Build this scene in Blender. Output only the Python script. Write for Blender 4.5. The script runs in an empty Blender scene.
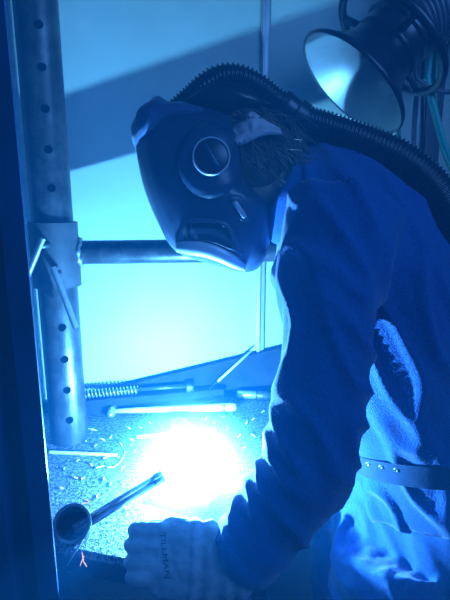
import bpy, bmesh, math, random
from mathutils import Vector, Matrix, noise
from mathutils.bvhtree import BVHTree
random.seed(7)
scene = bpy.context.scene
C = scene.collection
PI = math.pi

# ------------------------------------------------------------------ camera
CAM_Z = 1.45
PITCH = math.radians(12.0)
F = 450.0
cd = bpy.data.cameras.new('camera')
cam = bpy.data.objects.new('camera', cd)
C.objects.link(cam)
cam.location = (0, 0, CAM_Z)
cam.rotation_euler = (PI / 2 - PITCH, 0, 0)
cd.sensor_fit = 'AUTO'
cd.sensor_width = 36
cd.lens = 36 * F / 600
cd.clip_start = 0.01
scene.camera = cam


def ray(px, py):
    a = (px - 225) / F
    b = (300 - py) / F
    return Vector((a, math.cos(PITCH) + b * math.sin(PITCH), -math.sin(PITCH) + b * math.cos(PITCH)))


def P(px, py, Y):
    d = ray(px, py)
    return Vector((0, 0, CAM_Z)) + d * (Y / d.y)


def PZ(px, py, z):
    d = ray(px, py)
    return Vector((0, 0, CAM_Z)) + d * ((z - CAM_Z) / d.z)


def M_PX(px, py, Y):          # metres per pixel at that place
    d = ray(px, py)
    return (Y / d.y) / F


# ------------------------------------------------------------------ materials
MATS = {}


def mat(name, col, rough=0.5, metal=0.0, var=0.0, vscale=30, bump=0.0, bscale=200, col2=None, spec=0.5,
        sheen=0.0, stretch=None, thresh=None):
    m = bpy.data.materials.new(name)
    m.use_nodes = True
    nt = m.node_tree
    b = nt.nodes['Principled BSDF']
    b.inputs['Base Color'].default_value = (*col, 1)
    b.inputs['Roughness'].default_value = rough
    b.inputs['Metallic'].default_value = metal
    b.inputs['Specular IOR Level'].default_value = spec
    if sheen:
        b.inputs['Sheen Weight'].default_value = sheen
        b.inputs['Sheen Roughness'].default_value = 0.4
    tc = nt.nodes.new('ShaderNodeTexCoord')
    mp = nt.nodes.new('ShaderNodeMapping')
    nt.links.new(tc.outputs['Object'], mp.inputs['Vector'])
    if stretch:
        mp.inputs['Scale'].default_value = stretch
    if var or col2:
        n = nt.nodes.new('ShaderNodeTexNoise')
        n.inputs['Scale'].default_value = vscale
        n.inputs['Detail'].default_value = 6
        n.inputs['Roughness'].default_value = 0.65
        nt.links.new(mp.outputs['Vector'], n.inputs['Vector'])
        r = nt.nodes.new('ShaderNodeValToRGB')
        lo, hi = thresh or (0.35, 0.65)
        r.color_ramp.elements[0].position = lo
        r.color_ramp.elements[1].position = hi
        c2 = col2 or tuple(min(1, c * (1 + var)) for c in col)
        c1 = col if col2 else tuple(c * (1 - var) for c in col)
        r.color_ramp.elements[0].color = (*c1, 1)
        r.color_ramp.elements[1].color = (*c2, 1)
        nt.links.new(n.outputs['Fac'], r.inputs['Fac'])
        nt.links.new(r.outputs['Color'], b.inputs['Base Color'])
    if bump:
        n2 = nt.nodes.new('ShaderNodeTexNoise')
        n2.inputs['Scale'].default_value = bscale
        n2.inputs['Detail'].default_value = 4
        nt.links.new(mp.outputs['Vector'], n2.inputs['Vector'])
        bp = nt.nodes.new('ShaderNodeBump')
        bp.inputs['Strength'].default_value = bump
        bp.inputs['Distance'].default_value = 0.002
        nt.links.new(n2.outputs['Fac'], bp.inputs['Height'])
        nt.links.new(bp.outputs['Normal'], b.inputs['Normal'])
    MATS[name] = m
    return m


def emit(name, col, s):
    m = bpy.data.materials.new(name)
    m.use_nodes = True
    nt = m.node_tree
    nt.nodes.remove(nt.nodes['Principled BSDF'])
    e = nt.nodes.new('ShaderNodeEmission')
    e.inputs['Color'].default_value = (*col, 1)
    e.inputs['Strength'].default_value = s
    nt.links.new(e.outputs[0], nt.nodes['Material Output'].inputs['Surface'])
    return m


m_wall = mat('painted_panel', (0.42, 0.52, 0.47), 0.55, var=0.05, vscale=5, bump=0.25, bscale=160)
m_trim = mat('trim_metal', (0.45, 0.47, 0.5), 0.35, 0.4, var=0.1, vscale=10)
m_floor = mat('concrete', (0.14, 0.14, 0.15), 0.8, var=0.3, vscale=8, bump=0.3, bscale=60)
m_table = mat('spattered_plate', (0.035, 0.04, 0.045), 0.55, 0.35, col2=(0.34, 0.36, 0.38), vscale=150, bump=1.0,
              bscale=330, thresh=(0.42, 0.68))
m_steel = mat('dark_steel', (0.10, 0.11, 0.12), 0.42, 0.7, var=0.35, vscale=14, bump=0.15, bscale=90,
              stretch=(1, 1, 0.35))
m_post = mat('scuffed_pipe', (0.032, 0.034, 0.036), 0.36, 0.5, col2=(0.12, 0.125, 0.13), vscale=30, bump=0.12,
             bscale=80, stretch=(1, 1, 0.8), thresh=(0.45, 0.85))
m_sleeve = mat('sleeve_steel', (0.05, 0.052, 0.056), 0.6, 0.4, var=0.3, vscale=25, bump=0.2)
m_bright = mat('bright_steel', (0.55, 0.56, 0.58), 0.3, 0.8, var=0.15, vscale=40)
m_handle = mat('handle_steel', (0.20, 0.205, 0.21), 0.4, 0.6, var=0.2, vscale=40)
m_weld = mat('weld_bead', (0.35, 0.34, 0.33), 0.35, 0.8, var=0.3, vscale=150, bump=0.6, bscale=300)
m_rod = mat('electrode_coat', (0.55, 0.54, 0.5), 0.7, var=0.1, vscale=60)
m_wood = mat('handle_wood', (0.55, 0.42, 0.27), 0.5, var=0.2, vscale=20, stretch=(1, 6, 6))
m_scale_shade = mat('scale_and_shade', (0.016, 0.020, 0.028), 0.9, 0.0, var=0.3, vscale=20, spec=0.1)  # scale on steel; its dark also stands in for shadow at the wall foot
m_frame = mat('frame_paint', (0.02, 0.06, 0.16), 0.5, 0.1, var=0.35, vscale=9, bump=0.15, bscale=50)
m_frame2 = mat('frame_face', (0.09, 0.085, 0.10), 0.6, 0.1, var=0.3, vscale=9)
m_jacket = mat('jacket_cotton', (0.015, 0.075, 0.27), 0.85, var=0.15, vscale=160, bump=1.0, bscale=420, spec=0.2,  # blue raised to stand in for part of the glare veil
               sheen=0.35)
m_trouser = mat('trouser_denim', (0.03, 0.09, 0.27), 0.85, var=0.25, vscale=260, bump=0.6, bscale=800, spec=0.2,
                sheen=0.3)
m_belt = mat('belt_leather', (0.03, 0.055, 0.11), 0.5, var=0.15, vscale=60, bump=0.2)
m_glove = mat('glove_leather', (0.27, 0.29, 0.30), 0.75, var=0.15, vscale=50, bump=0.4, bscale=300, spec=0.2)
m_print = mat('glove_print', (0.01, 0.015, 0.03), 0.7)
m_skin = mat('skin', (0.50, 0.33, 0.26), 0.55, var=0.08, vscale=60)
m_hair = mat('brown_hair', (0.13, 0.085, 0.055), 0.42, var=0.4, vscale=40)
m_shell = mat('helmet_plastic', (0.024, 0.042, 0.080), 0.36, var=0.1, vscale=20, bump=0.06, bscale=900)
m_shell_lit = mat('helmet_plastic_lit', (0.05, 0.07, 0.11), 0.45)  # shell plastic in a lighter tone, arc light put into the colour
m_cover = mat('helmet_fabric', (0.03, 0.06, 0.14), 0.8, var=0.15, vscale=60, bump=0.3, bscale=500, sheen=0.2)
m_silver = mat('silver_plastic', (0.62, 0.63, 0.64), 0.4, 0.2, var=0.04, vscale=30)
m_ring = mat('grey_ring', (0.42, 0.44, 0.47), 0.4, 0.3)
m_lens = mat('dark_lens', (0.012, 0.02, 0.03), 0.08, spec=0.8)
m_rubber = mat('black_hose', (0.014, 0.017, 0.025), 0.2, spec=0.8)
m_black = mat('black_plastic', (0.014, 0.015, 0.018), 0.33, var=0.2, vscale=30)
m_liner = mat('hood_liner', (0.26, 0.28, 0.30), 0.4, 0.5, var=0.12, vscale=12)
m_duct = mat('duct_grey', (0.12, 0.125, 0.14), 0.3, var=0.1, vscale=20)
m_green = mat('green_hose', (0.02, 0.20, 0.10), 0.4)
m_teal = mat('teal_hose', (0.05, 0.42, 0.34), 0.4)
m_greyhose = mat('grey_hose', (0.10, 0.10, 0.12), 0.5)
m_cloth = mat('headband_cloth', (0.52, 0.45, 0.46), 0.8, var=0.15, vscale=70, bump=0.5, bscale=300)
m_arc = emit('arc_light', (0.45, 0.80, 1.0), 260)
m_hot = emit('hot_spark', (1.0, 0.62, 0.5), 1.2)


# ------------------------------------------------------------------ mesh helpers
def new_obj(name, bm, m, parent=None, smooth=True):
    me = bpy.data.meshes.new(name)
    bmesh.ops.recalc_face_normals(bm, faces=bm.faces)
    bm.to_mesh(me)
    bm.free()
    if m:
        me.materials.append(m)
    if smooth:
        me.shade_smooth()
    o = bpy.data.objects.new(name, me)
    C.objects.link(o)
    if parent:
        o.parent = parent
        o.matrix_parent_inverse = Matrix.Translation(parent.location).inverted()
    return o


def sharp(o, deg=35):
    """smooth shading that keeps edges sharper than deg"""
    me = o.data
    bm = bmesh.new()
    bm.from_mesh(me)
    for e in bm.edges:
        if len(e.link_faces) == 2:
            e.smooth = e.calc_face_angle(0) < math.radians(deg)
    bm.to_mesh(me)
    bm.free()
    return o


def tag(o, label, cat, group=None, kind=None):
    o['label'] = label
    o['category'] = cat
    if group:
        o['group'] = group
    if kind:
        o['kind'] = kind
    return o


def struct(o):
    o['kind'] = 'structure'
    return o


def thing(name, loc, label, cat, group=None):
    o = bpy.data.objects.new(name, None)
    o.empty_display_size = 0.05
    o.location = loc
    C.objects.link(o)
    return tag(o, label, cat, group)


def catmull(pts, n):
    """pts: list of tuples (any length); n samples per segment"""
    out = []
    k = len(pts)
    for i in range(k - 1):
        p0 = pts[max(i - 1, 0)]
        p1 = pts[i]
        p2 = pts[i + 1]
        p3 = pts[min(i + 2, k - 1)]
        for j in range(n):
            t = j / n
            out.append(tuple(0.5 * ((2 * b) + (-a + c) * t + (2 * a - 5 * b + 4 * c - d) * t * t +
                                    (-a + 3 * b - 3 * c + d) * t ** 3)
                             for a, b, c, d in zip(p0, p1, p2, p3)))
    out.append(tuple(pts[-1]))
    return out


def loft(bm, rings, cap=True, closed=False):
    vs = [[bm.verts.new(p) for p in r] for r in rings]
    n = len(vs[0])
    m = len(vs)
    for i in range(m if closed else m - 1):
        a, b = vs[i], vs[(i + 1) % m]
        for j in range(n):
            bm.faces.new((a[j], a[(j + 1) % n], b[(j + 1) % n], b[j]))
    if cap and not closed:
        bm.faces.new(vs[0][::-1])
        bm.faces.new(vs[-1])
    return vs


def tube(bm, path, seg=12, rib=None, cap=True, closed=False):
    """path: list of (Vector, radius). parallel-transport frames; rib=(spacing, depth)"""
    pts = [p for p, r in path]
    n = len(pts)
    T = []
    for i in range(n):
        if closed:
            t = pts[(i + 1) % n] - pts[i - 1]
        else:
            t = pts[min(i + 1, n - 1)] - pts[max(i - 1, 0)]
        T.append(t.normalized())
    up = Vector((0, 0, 1)) if abs(T[0].z) < 0.9 else Vector((0, 1, 0))
    nrm = (up - T[0] * up.dot(T[0])).normalized()
    rings = []
    s = 0
    for i in range(n):
        if i:
            s += (pts[i] - pts[i - 1]).length
            nrm = (nrm - T[i] * nrm.dot(T[i])).normalized()
        bi = T[i].cross(nrm)
        r = path[i][1]
        if rib:
            r += rib[1] * (0.5 + 0.5 * math.sin(2 * PI * s / rib[0])) - rib[1]
        rings.append([pts[i] + (nrm * math.cos(a) + bi * math.sin(a)) * r for a in
                      [2 * PI * k / seg for k in range(seg)]])
    return loft(bm, rings, cap, closed)


def resample(path, step):
    """evenly resample [(Vector, r)]"""
    out = [path[0]]
    acc = 0
    for (a, ra), (b, rb) in zip(path, path[1:]):
        L = (b - a).length
        d = step - acc
        while d <= L:
            t = d / L
            out.append((a.lerp(b, t), ra + (rb - ra) * t))
            d += step
        acc = (acc + L) % step if L + acc >= step else acc + L
    return out


def rod(bm, a, b, r, seg=12, r2=None):
    tube(bm, [(a, r), (b, r if r2 is None else r2)], seg)


def box(bm, c, size, rz=0.0, bevel=0.0):
    r = bmesh.ops.create_cube(bm, size=1)
    M = Matrix.Translation(c) @ Matrix.Rotation(rz, 4, 'Z') @ Matrix.Diagonal((*size, 1))
    bmesh.ops.transform(bm, matrix=M, verts=r['verts'])
    if bevel:
        es = list({e for v in r['verts'] for e in v.link_edges})
        bmesh.ops.bevel(bm, geom=es, offset=bevel, segments=2, affect='EDGES', profile=0.5)


def lathe(bm, prof, M, seg=40, cap=False):
    """prof: list of (radius, height) along local Z"""
    rings = [[M @ Vector((r * math.cos(2 * PI * k / seg), r * math.sin(2 * PI * k / seg), h)) for k in range(seg)]
             for r, h in prof]
    loft(bm, rings, cap)


def axis_matrix(origin, axis):
    q = Vector((0, 0, 1)).rotation_difference(axis.normalized())
    return Matrix.Translation(origin) @ q.to_matrix().to_4x4()


def remeshed(name, bm, voxel, m, parent=None, smooth_it=4, disp=None):
    """union of closed shells as one continuous skin"""
    o = new_obj(name, bm, None)
    md = o.modifiers.new('r', 'REMESH')
    md.mode = 'VOXEL'
    md.voxel_size = voxel
    ms = o.modifiers.new('s', 'SMOOTH')
    ms.factor = 0.5
    ms.iterations = smooth_it
    dg = bpy.context.evaluated_depsgraph_get()
    dg.update()
    me = bpy.data.meshes.new_from_object(o.evaluated_get(dg))
    me.name = name
    bpy.data.objects.remove(o)
    if disp:
        me.update()
        nn = [v.normal.copy() for v in me.vertices]
        for v, n in zip(me.vertices, nn):
            v.co += n * disp(v.co, n)
    me.materials.clear()
    me.materials.append(m)
    me.shade_smooth()
    me.name = name
    o = bpy.data.objects.new(name, me)
    C.objects.link(o)
    o.name = name
    if parent:
        o.parent = parent
        o.matrix_parent_inverse = Matrix.Translation(parent.location).inverted()
    return o


def bvh_of(o):
    me = o.data
    return BVHTree.FromPolygons([v.co.copy() for v in me.vertices], [tuple(p.vertices) for p in me.polygons])


def hit(bvh, px, py):
    d = ray(px, py).normalized()
    loc, n, i, t = bvh.ray_cast(Vector((0, 0, CAM_Z)), d)
    if loc is None:
        return None, None
    if n.dot(d) > 0:
        n = -n
    return loc, n


# ------------------------------------------------------------------ setting
TZ = 0.92                                   # table height
TH = math.radians(-14)                      # the table's turn
U = Vector((math.cos(TH), math.sin(TH), 0))
V = Vector((-math.sin(TH), math.cos(TH), 0))
WTH = math.radians(12)
WU = Vector((math.cos(WTH), math.sin(WTH), 0))
WV = Vector((-math.sin(WTH), math.cos(WTH), 0))
W0 = Vector((0, 1.205, 0))                   # a point of the back wall


def on_wall(px, py, off=0.0):
    d = ray(px, py)
    o = Vector((0, 0, CAM_Z))
    t = (W0 - o).dot(WV) / d.dot(WV)
    return o + d * t - WV * off


bm = bmesh.new()
box(bm, W0 + WU * 0.25 + WV * 0.03 + Vector((0, 0, 1.3)), (3.2, 0.06, 2.6), WTH)
struct(new_obj('wall_back', bm, m_wall, smooth=False))
bm = bmesh.new()
box(bm, Vector((0.2, 0.1, -0.03)), (4.2, 4.0, 0.06))
struct(new_obj('floor', bm, m_floor, smooth=False))

tw = on_wall(262, 180)
bm = bmesh.new()
box(bm, Vector((tw.x, tw.y, 1.3)) - WV * 0.004, (0.022, 0.012, 2.6), WTH, 0.002)
box(bm, Vector((tw.x, tw.y, 1.3)) - WU * 0.006 - WV * 0.012, (0.006, 0.010, 2.6), WTH, 0.002)
struct(sharp(new_obj('trim_1', bm, m_trim)))
bm = bmesh.new()
t2 = on_wall(432, 90)
box(bm, Vector((t2.x, t2.y, 1.3)) - WV * 0.01, (0.05, 0.024, 2.6), WTH, 0.003)
struct(sharp(new_obj('trim_2', bm, m_frame2)))

# ------------------------------------------------------------------ welding table
fe = PZ(100, 554, TZ)
re = PZ(267, 440, TZ)
# solve corner (front line through fe along U, right line through re along V)
k = (re - fe).dot(U)
corner = fe + U * k


def wall_hit(p, d, gap):
    return p + d * (((W0 - WV * gap) - p).dot(WV) / d.dot(WV))


left0 = corner - U * 0.62
back_r = wall_hit(corner, V, 0.012)
back_l = wall_hit(left0, V, 0.012)
quad = [corner, back_r, back_l, left0]
cc = sum(quad, Vector()) / 4
root = thing('welding_table', (cc.x, cc.y, 0), 'steel welding table with a spattered top plate, under the arc', 'table')
bm = bmesh.new()
loft(bm, [[Vector((q.x, q.y, TZ - 0.016)) for q in quad], [Vector((q.x, q.y, TZ)) for q in quad]])
bmesh.ops.bevel(bm, geom=list(bm.edges), offset=0.0015, segments=1, affect='EDGES')
new_obj('table_top', bm, m_table, root, False)
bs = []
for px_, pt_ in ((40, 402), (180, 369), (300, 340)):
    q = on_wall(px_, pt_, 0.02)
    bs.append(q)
bm = bmesh.new()  # added dark plate in place of a cast shadow, cut to the shadow's edge
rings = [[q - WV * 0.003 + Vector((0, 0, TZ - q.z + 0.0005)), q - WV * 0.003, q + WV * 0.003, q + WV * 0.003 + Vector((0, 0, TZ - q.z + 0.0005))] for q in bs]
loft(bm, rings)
new_obj('shadow_plate', bm, m_scale_shade, root, False)
inner = [cc + (q - cc) * 0.93 for q in quad]
inner2 = [cc + (q - cc) * 0.90 for q in quad]
bm = bmesh.new()
loft(bm, [[Vector((q.x, q.y, h)) for q in pl] for pl, h in
          ((inner, TZ - 0.016), (inner, TZ - 0.066), (inner2, TZ - 0.066), (inner2, TZ - 0.016))], closed=True)
new_obj('apron', bm, m_steel, root, False)
for q in quad:
    c2 = cc + (q - cc) * 0.86
    bm = bmesh.new()
    box(bm, Vector((c2.x, c2.y, (TZ - 0.016) / 2)), (0.045, 0.045, TZ - 0.016), TH, 0.003)
    sharp(new_obj('leg', bm, m_steel, root))

# ------------------------------------------------------------------ near upright of the booth (left)
fx = P(41, 400, 0.46)
root = thing('booth_upright', (fx.x - 0.05, 0.46, 0), 'dark blue steel upright close to the camera at the left edge',
             'post')
bm = bmesh.new()
box(bm, Vector((fx.x - 0.012, 0.46, 1.2)), (0.024, 0.003, 2.4))
new_obj('edge_flange', bm, m_frame, root, False)
bm = bmesh.new()
box(bm, Vector((fx.x - 0.0225, 0.475, 1.2)), (0.003, 0.03, 2.4))
box(bm, Vector((fx.x - 0.0385, 0.4885, 1.2)), (0.029, 0.003, 2.4))
new_obj('web', bm, m_frame2, root, False)
bm = bmesh.new()
box(bm, Vector((fx.x - 0.053 - 0.06, 0.475, 1.2)), (0.12, 0.032, 2.4), 0, 0.002)
sharp(new_obj('panel_edge', bm, m_frame, root))

# ------------------------------------------------------------------ perforated post
pb = PZ(66, 443, TZ)
pr = 18.3 * M_PX(68, 430, pb.y)
pb = Vector((pb.x, pb.y + pr * 0.6, TZ))
bm = bmesh.new()
seg = 48
prof = [(pr, 0.0), (pr, 1.4), (pr - 0.005, 1.4), (pr - 0.005, 0.0)]
rings = [[pb + Vector((r * math.cos(2 * PI * k / seg), r * math.sin(2 * PI * k / seg), h + 0.0002)) for k in range(seg)]
         for r, h in prof]
loft(bm, rings, closed=True)
post = new_obj('perforated_post', bm, m_post)
cb = bmesh.new()
for hx, hy in ((43, 23), (45.5, 66), (48.5, 108), (52, 149), (55, 188), (65, 328), (67, 360), (70, 391), (72, 421)):
    c0 = P(hx, hy, pb.y - pr)
    ax = Vector((0.44, -1, 0)).normalized()
    rod(cb, Vector((pb.x, pb.y, c0.z)) + ax * 0.1, Vector((pb.x, pb.y, c0.z)) , 0.0085, 20)
cut = new_obj('cut', cb, None)
md = post.modifiers.new('b', 'BOOLEAN')
md.object = cut
md.operation = 'DIFFERENCE'
md.solver = 'EXACT'
dg = bpy.context.evaluated_depsgraph_get()
dg.update()
me = bpy.data.meshes.new_from_object(post.evaluated_get(dg))
post.modifiers.clear()
post.data = me
bpy.data.objects.remove(cut)
me.shade_smooth()
sharp(post, 40)
tag(post, 'round steel post drilled with a row of holes, standing on the welding table', 'post')

# ------------------------------------------------------------------ sliding clamp with cross pipe
zt = P(56, 223, pb.y - pr).z
zb = P(58, 289, pb.y - pr).z
sr = pr * 1.2
root = thing('clamp_arm', (pb.x, pb.y, zb), 'steel sleeve clamped round the drilled post, carrying a level cross pipe',
             'clamp')
bm = bmesh.new()
prof = [(sr, zb), (sr, zt), (sr - 0.001, zt + 0.001), (pr + 0.001, zt + 0.001), (pr + 0.001, zb)]
rings = [[Vector((pb.x + r * math.cos(2 * PI * k / seg), pb.y + r * math.sin(2 * PI * k / seg), h)) for k in range(seg)]
         for r, h in prof]
loft(bm, rings, closed=True)
sharp(new_obj('sleeve', bm, m_sleeve, root))
pc = P(80, 253.5, pb.y)
ppr = 12.2 * M_PX(85, 253, pb.y)
py_ = pb.y + 0.020
p0 = Vector((pb.x + sr * 0.85, py_, pc.z))
p1 = Vector((0.16, py_ + 0.012, pc.z + 0.005))
bm = bmesh.new()
rod(bm, p0, p1, ppr, 32)
sharp(new_obj('cross_pipe', bm, m_post, root))
bm = bmesh.new()
wp = []
for k in range(40):
    a = 2 * PI * k / 40
    yy = 0.018 + ppr * 1.05 * math.cos(a)
    xx = pb.x + math.sqrt(max(sr * sr - yy * yy, 0)) + 0.002
    wp.append((Vector((xx, pb.y + yy, pc.z + ppr * 1.05 * math.sin(a))), 0.0055 + 0.0012 * math.sin(9 * a)))
tube(bm, wp, 8, closed=True)
new_obj('weld_bead', bm, m_weld, root)
for (ax, ay), (bx_, by_), out in (((43, 238), (26.5, 278), (-0.35, -1.0)), ((53, 267), (76, 328), (0.1, -1))):
    od = Vector((out[0], out[1], 0)).normalized()
    cen = Vector((pb.x, pb.y, 0)) + od * (sr + 0.028)
    a = P(ax, ay, cen.y)
    b = P(bx_, by_, cen.y)
    bm = bmesh.new()
    rod(bm, a, b, 0.0062, 14)
    h = sharp(new_obj('clamp_handle', bm, m_handle, root))
    bm = bmesh.new()
    mid = a.lerp(b, 0.2 if out[0] < 0 else 0.12)
    q = Vector((mid.x, mid.y, mid.z)) - od * 0.026
    rod(bm, mid, q, 0.006, 12)
    new_obj('clamp_screw', bm, m_steel, h)

# ------------------------------------------------------------------ arc and workpiece
arc = PZ(190, 474, TZ + 0.032)


def flat(px, py, h=0.0):
    return PZ(px, py, TZ + h)


root = thing('workpiece', (arc.x, arc.y, TZ), 'small steel plates being welded under the bright arc', 'workpiece')
bm = bmesh.new()
box(bm, Vector((arc.x + 0.004, arc.y - 0.02, TZ + 0.0092)), (0.10, 0.06, 0.018), TH - 0.2, 0.001)
sharp(new_obj('front_plate', bm, m_bright, root))
bm = bmesh.new()
box(bm, Vector((arc.x + 0.012, arc.y + 0.035, TZ + 0.0082)), (0.10, 0.045, 0.016), TH - 0.2, 0.001)
sharp(new_obj('back_plate', bm, m_bright, root))
bm = bmesh.new()
bmesh.ops.create_icosphere(bm, subdivisions=2, radius=0.007, matrix=Matrix.Translation(arc - Vector((0, 0.0, 0.007))))
tag(new_obj('welding_arc', bm, m_arc), 'blinding white welding arc burning on the workpiece', 'welding arc')
FR = 0.20  # fume ball added round the arc to give the spread of its glare
m_fume_glare = bpy.data.materials.new('fume_and_glare')
m_fume_glare.use_nodes = True
nt = m_fume_glare.node_tree
nt.nodes.remove(nt.nodes['Principled BSDF'])
vsc = nt.nodes.new('ShaderNodeVolumeScatter')
vsc.inputs['Color'].default_value = (0.75, 1.0, 0.97, 1)
tc = nt.nodes.new('ShaderNodeTexCoord')
ln_ = nt.nodes.new('ShaderNodeVectorMath')
ln_.operation = 'LENGTH'
nt.links.new(tc.outputs['Object'], ln_.inputs[0])
mr = nt.nodes.new('ShaderNodeMapRange')
mr.inputs['From Min'].default_value = 0.0
mr.inputs['From Max'].default_value = FR * 0.97
mr.inputs['To Min'].default_value = 1.0
mr.inputs['To Max'].default_value = 0.0
nt.links.new(ln_.outputs['Value'], mr.inputs['Value'])
pw = nt.nodes.new('ShaderNodeMath')
pw.operation = 'POWER'
pw.inputs[1].default_value = 2.8
nt.links.new(mr.outputs['Result'], pw.inputs[0])
ml = nt.nodes.new('ShaderNodeMath')
ml.operation = 'MULTIPLY'
ml.inputs[1].default_value = 9.0
nt.links.new(pw.outputs[0], ml.inputs[0])
nt.links.new(ml.outputs[0], vsc.inputs['Density'])
nt.links.new(vsc.outputs[0], nt.nodes['Material Output'].inputs['Volume'])
bm = bmesh.new()
bmesh.ops.create_icosphere(bm, subdivisions=4, radius=FR)
fume = new_obj('fume_glare', bm, m_fume_glare)
fume.location = arc + Vector((0, -0.012, -0.006))
tag(fume, 'glowing haze round the arc, welding fume thickened to stand in for glare', 'welding fume', kind='stuff')

# ------------------------------------------------------------------ rods, tools and scrap on the table
TZC = TZ + 0.0005


def lying(name, a, b, r_px, m, label, cat, group=None, lift=0.0, seg=10):
    pa = flat(*a)
    pb_ = flat(*b)
    r = r_px * M_PX(a[0], a[1], pa.y)
    pa = flat(*a, r + lift)
    pb_ = flat(*b, r + lift)
    bm = bmesh.new()
    rod(bm, pa, pb_, r, seg)
    return tag(sharp(new_obj(name, bm, m)), label, cat, group)


lying('welding_rod', (50, 452), (117, 455), 1.6, m_rod, 'thin pale rod lying in front of the drilled post', 'rod')
lying('welding_rod', (137, 437), (216, 430), 1.8, m_rod, 'thin pale rod lying just behind the glare of the arc', 'rod')

# ball-peen hammer
a = flat(112, 411, 0.013)
b = flat(236, 407, 0.016)
root = thing('hammer', (a + b) / 2 - Vector((0, 0, 0.014)), 'hammer with a long pale handle lying behind the arc', 'hammer')
bm = bmesh.new()
path = [(a, 0.006), (a.lerp(b, 0.25), 0.0075), (a.lerp(b, 0.6), 0.009), (a.lerp(b, 0.85), 0.0105), (a.lerp(b, 0.97), 0.011), (b, 0.009)]
tube(bm, path, 14)
new_obj('handle', bm, m_wood, root)
bm = bmesh.new()
hd = (b - a).normalized().cross(Vector((0, 0, 1))).normalized()      # towards the viewer
Mh = axis_matrix(a + hd * 0.022, -hd)
lathe(bm, [(0.0, -0.004), (0.007, -0.001), (0.0105, 0.006), (0.0085, 0.013), (0.0105, 0.017), (0.0115, 0.03), (0.0085, 0.036),
           (0.0125, 0.042), (0.0125, 0.058), (0.0, 0.058)], Mh, 24)
sharp(new_obj('head', bm, m_bright, root), 50)
bm = bmesh.new()
Mb = axis_matrix(a.lerp(b, 0.9), b - a)
lathe(bm, [(0.0112, -0.004), (0.0116, 0.0), (0.0112, 0.004)], Mb, 20)
new_obj('grip_ring', bm, m_bright, root)

# chipping hammer with spring grip
qa, qb = flat(78, 411), flat(228, 411)
sq = on_wall(150, 405, 0.045)
qa = sq + WU * ((qa - sq).dot(WU))
qb = sq + WU * ((qb - sq).dot(WU))
bm = bmesh.new()
qm = (qa + qb) / 2
box(bm, Vector((qm.x, qm.y, TZ + 0.0203)), ((qb - qa).length, 0.032, 0.040), WTH, 0.002)
tag(sharp(new_obj('square_tube', bm, m_scale_shade)), 'dark square steel tube lying along the wall under the chipping hammer', 'steel tube')
qt = Vector((0, 0, TZ + 0.0403 + 0.012 - qm.z))
a = qm + WU * ((P(86, 393, qm.y) - qm).dot(WU)) + qt
b = qm + WU * ((P(190, 389, qm.y) - qm).dot(WU)) + qt
root = thing('chipping_hammer', (a + b) / 2 - Vector((0, 0, 0.012)), 'chipping hammer with a coiled spring grip, lying on the dark square tube',
             'hammer')
ax = (b - a)
L = ax.length
ax.normalize()
bi = ax.cross(Vector((0, 0, 1))).normalized()
pts = []
turns = 15
for i in range(turns * 12 + 1):
    t = i / (turns * 12)
    an = 2 * PI * turns * t
    pts.append((a + ax * (L * 0.5 * t) + (Vector((0, 0, 1)) * math.cos(an) + bi * math.sin(an)) * 0.0095, 0.0020))
bm = bmesh.new()
tube(bm, pts, 6)
new_obj('spring_grip', bm, m_bright, root)
bm = bmesh.new()
rod(bm, a, a + ax * L * 0.55, 0.004, 10)
rod(bm, a + ax * L * 0.5, b + bi * 0.006, 0.0045, 10)
rod(bm, a + ax * L * 0.5, b - bi * 0.006, 0.0045, 10)
new_obj('shank', bm, m_steel, root)
bm = bmesh.new()
box(bm, b, (0.02, 0.05, 0.018), WTH, 0.003)
new_obj('head', bm, m_steel, root)

# metal-handled tool by the sleeve
a = flat(236, 394, 0.016)
b = flat(300, 397, 0.012)
root = thing('scraper', a - Vector((0, 0, 0.012)), 'short metal-handled tool lying at the table edge beside the left sleeve', 'tool')
Mt = axis_matrix(a, b - a)
bm = bmesh.new()
lathe(bm, [(0.0, 0), (0.008, 0.001), (0.0115, 0.006), (0.0115, 0.05), (0.010, 0.056), (0.0, 0.057)], Mt, 24)
sharp(new_obj('handle', bm, m_bright, root), 50)
bm = bmesh.new()
lathe(bm, [(0.0105, 0.057), (0.012, 0.060), (0.012, 0.085), (0.007, 0.095), (0.004, 0.105), (0.004, 0.17), (0.0, 0.172)], Mt, 24)
sharp(new_obj('ferrule', bm, m_steel, root), 50)

# rod leaning on the wall + wire loop
a = flat(193, 404, 0.003)
qs = on_wall(251, 351, 0.030)
b = P(251, 351, qs.y)
bm = bmesh.new()
rod(bm, a.lerp(b, 0.42), b, 0.0034, 10)
root_r = tag(new_obj('leaning_rod', bm, m_rod), 'short pale rod tilted upward near the foot of the wall', 'rod')
bm = bmesh.new()
rod(bm, a, a.lerp(b, 0.45), 0.0014, 8)
new_obj('bare_tip', bm, m_steel, root_r)
bm = bmesh.new()
c0 = flat(208, 401, 0.002)
pts = [(c0 + Vector((0.035 * math.cos(t) , 0.018 * math.sin(t) , 0.012 + 0.010 * math.sin(t + 1))), 0.001) for t in
       [i * 0.25 for i in range(27)]]
tube(bm, pts, 6)
tag(new_obj('wire_loop', bm, m_steel), 'loose loop of thin dark wire behind the hammers', 'wire')

# round fitting by the weld
c0 = flat(180, 428, 0.0)
bm = bmesh.new()
lathe(bm, [(0.0, 0.0), (0.016, 0.0005), (0.023, 0.008), (0.025, 0.012), (0.022, 0.017), (0.014, 0.018), (0.012, 0.012), (0.0, 0.012)],
      Matrix.Translation(c0), 28)
tag(new_obj('round_fitting', bm, m_bright), 'small round bright metal fitting behind the arc', 'fitting')

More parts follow.
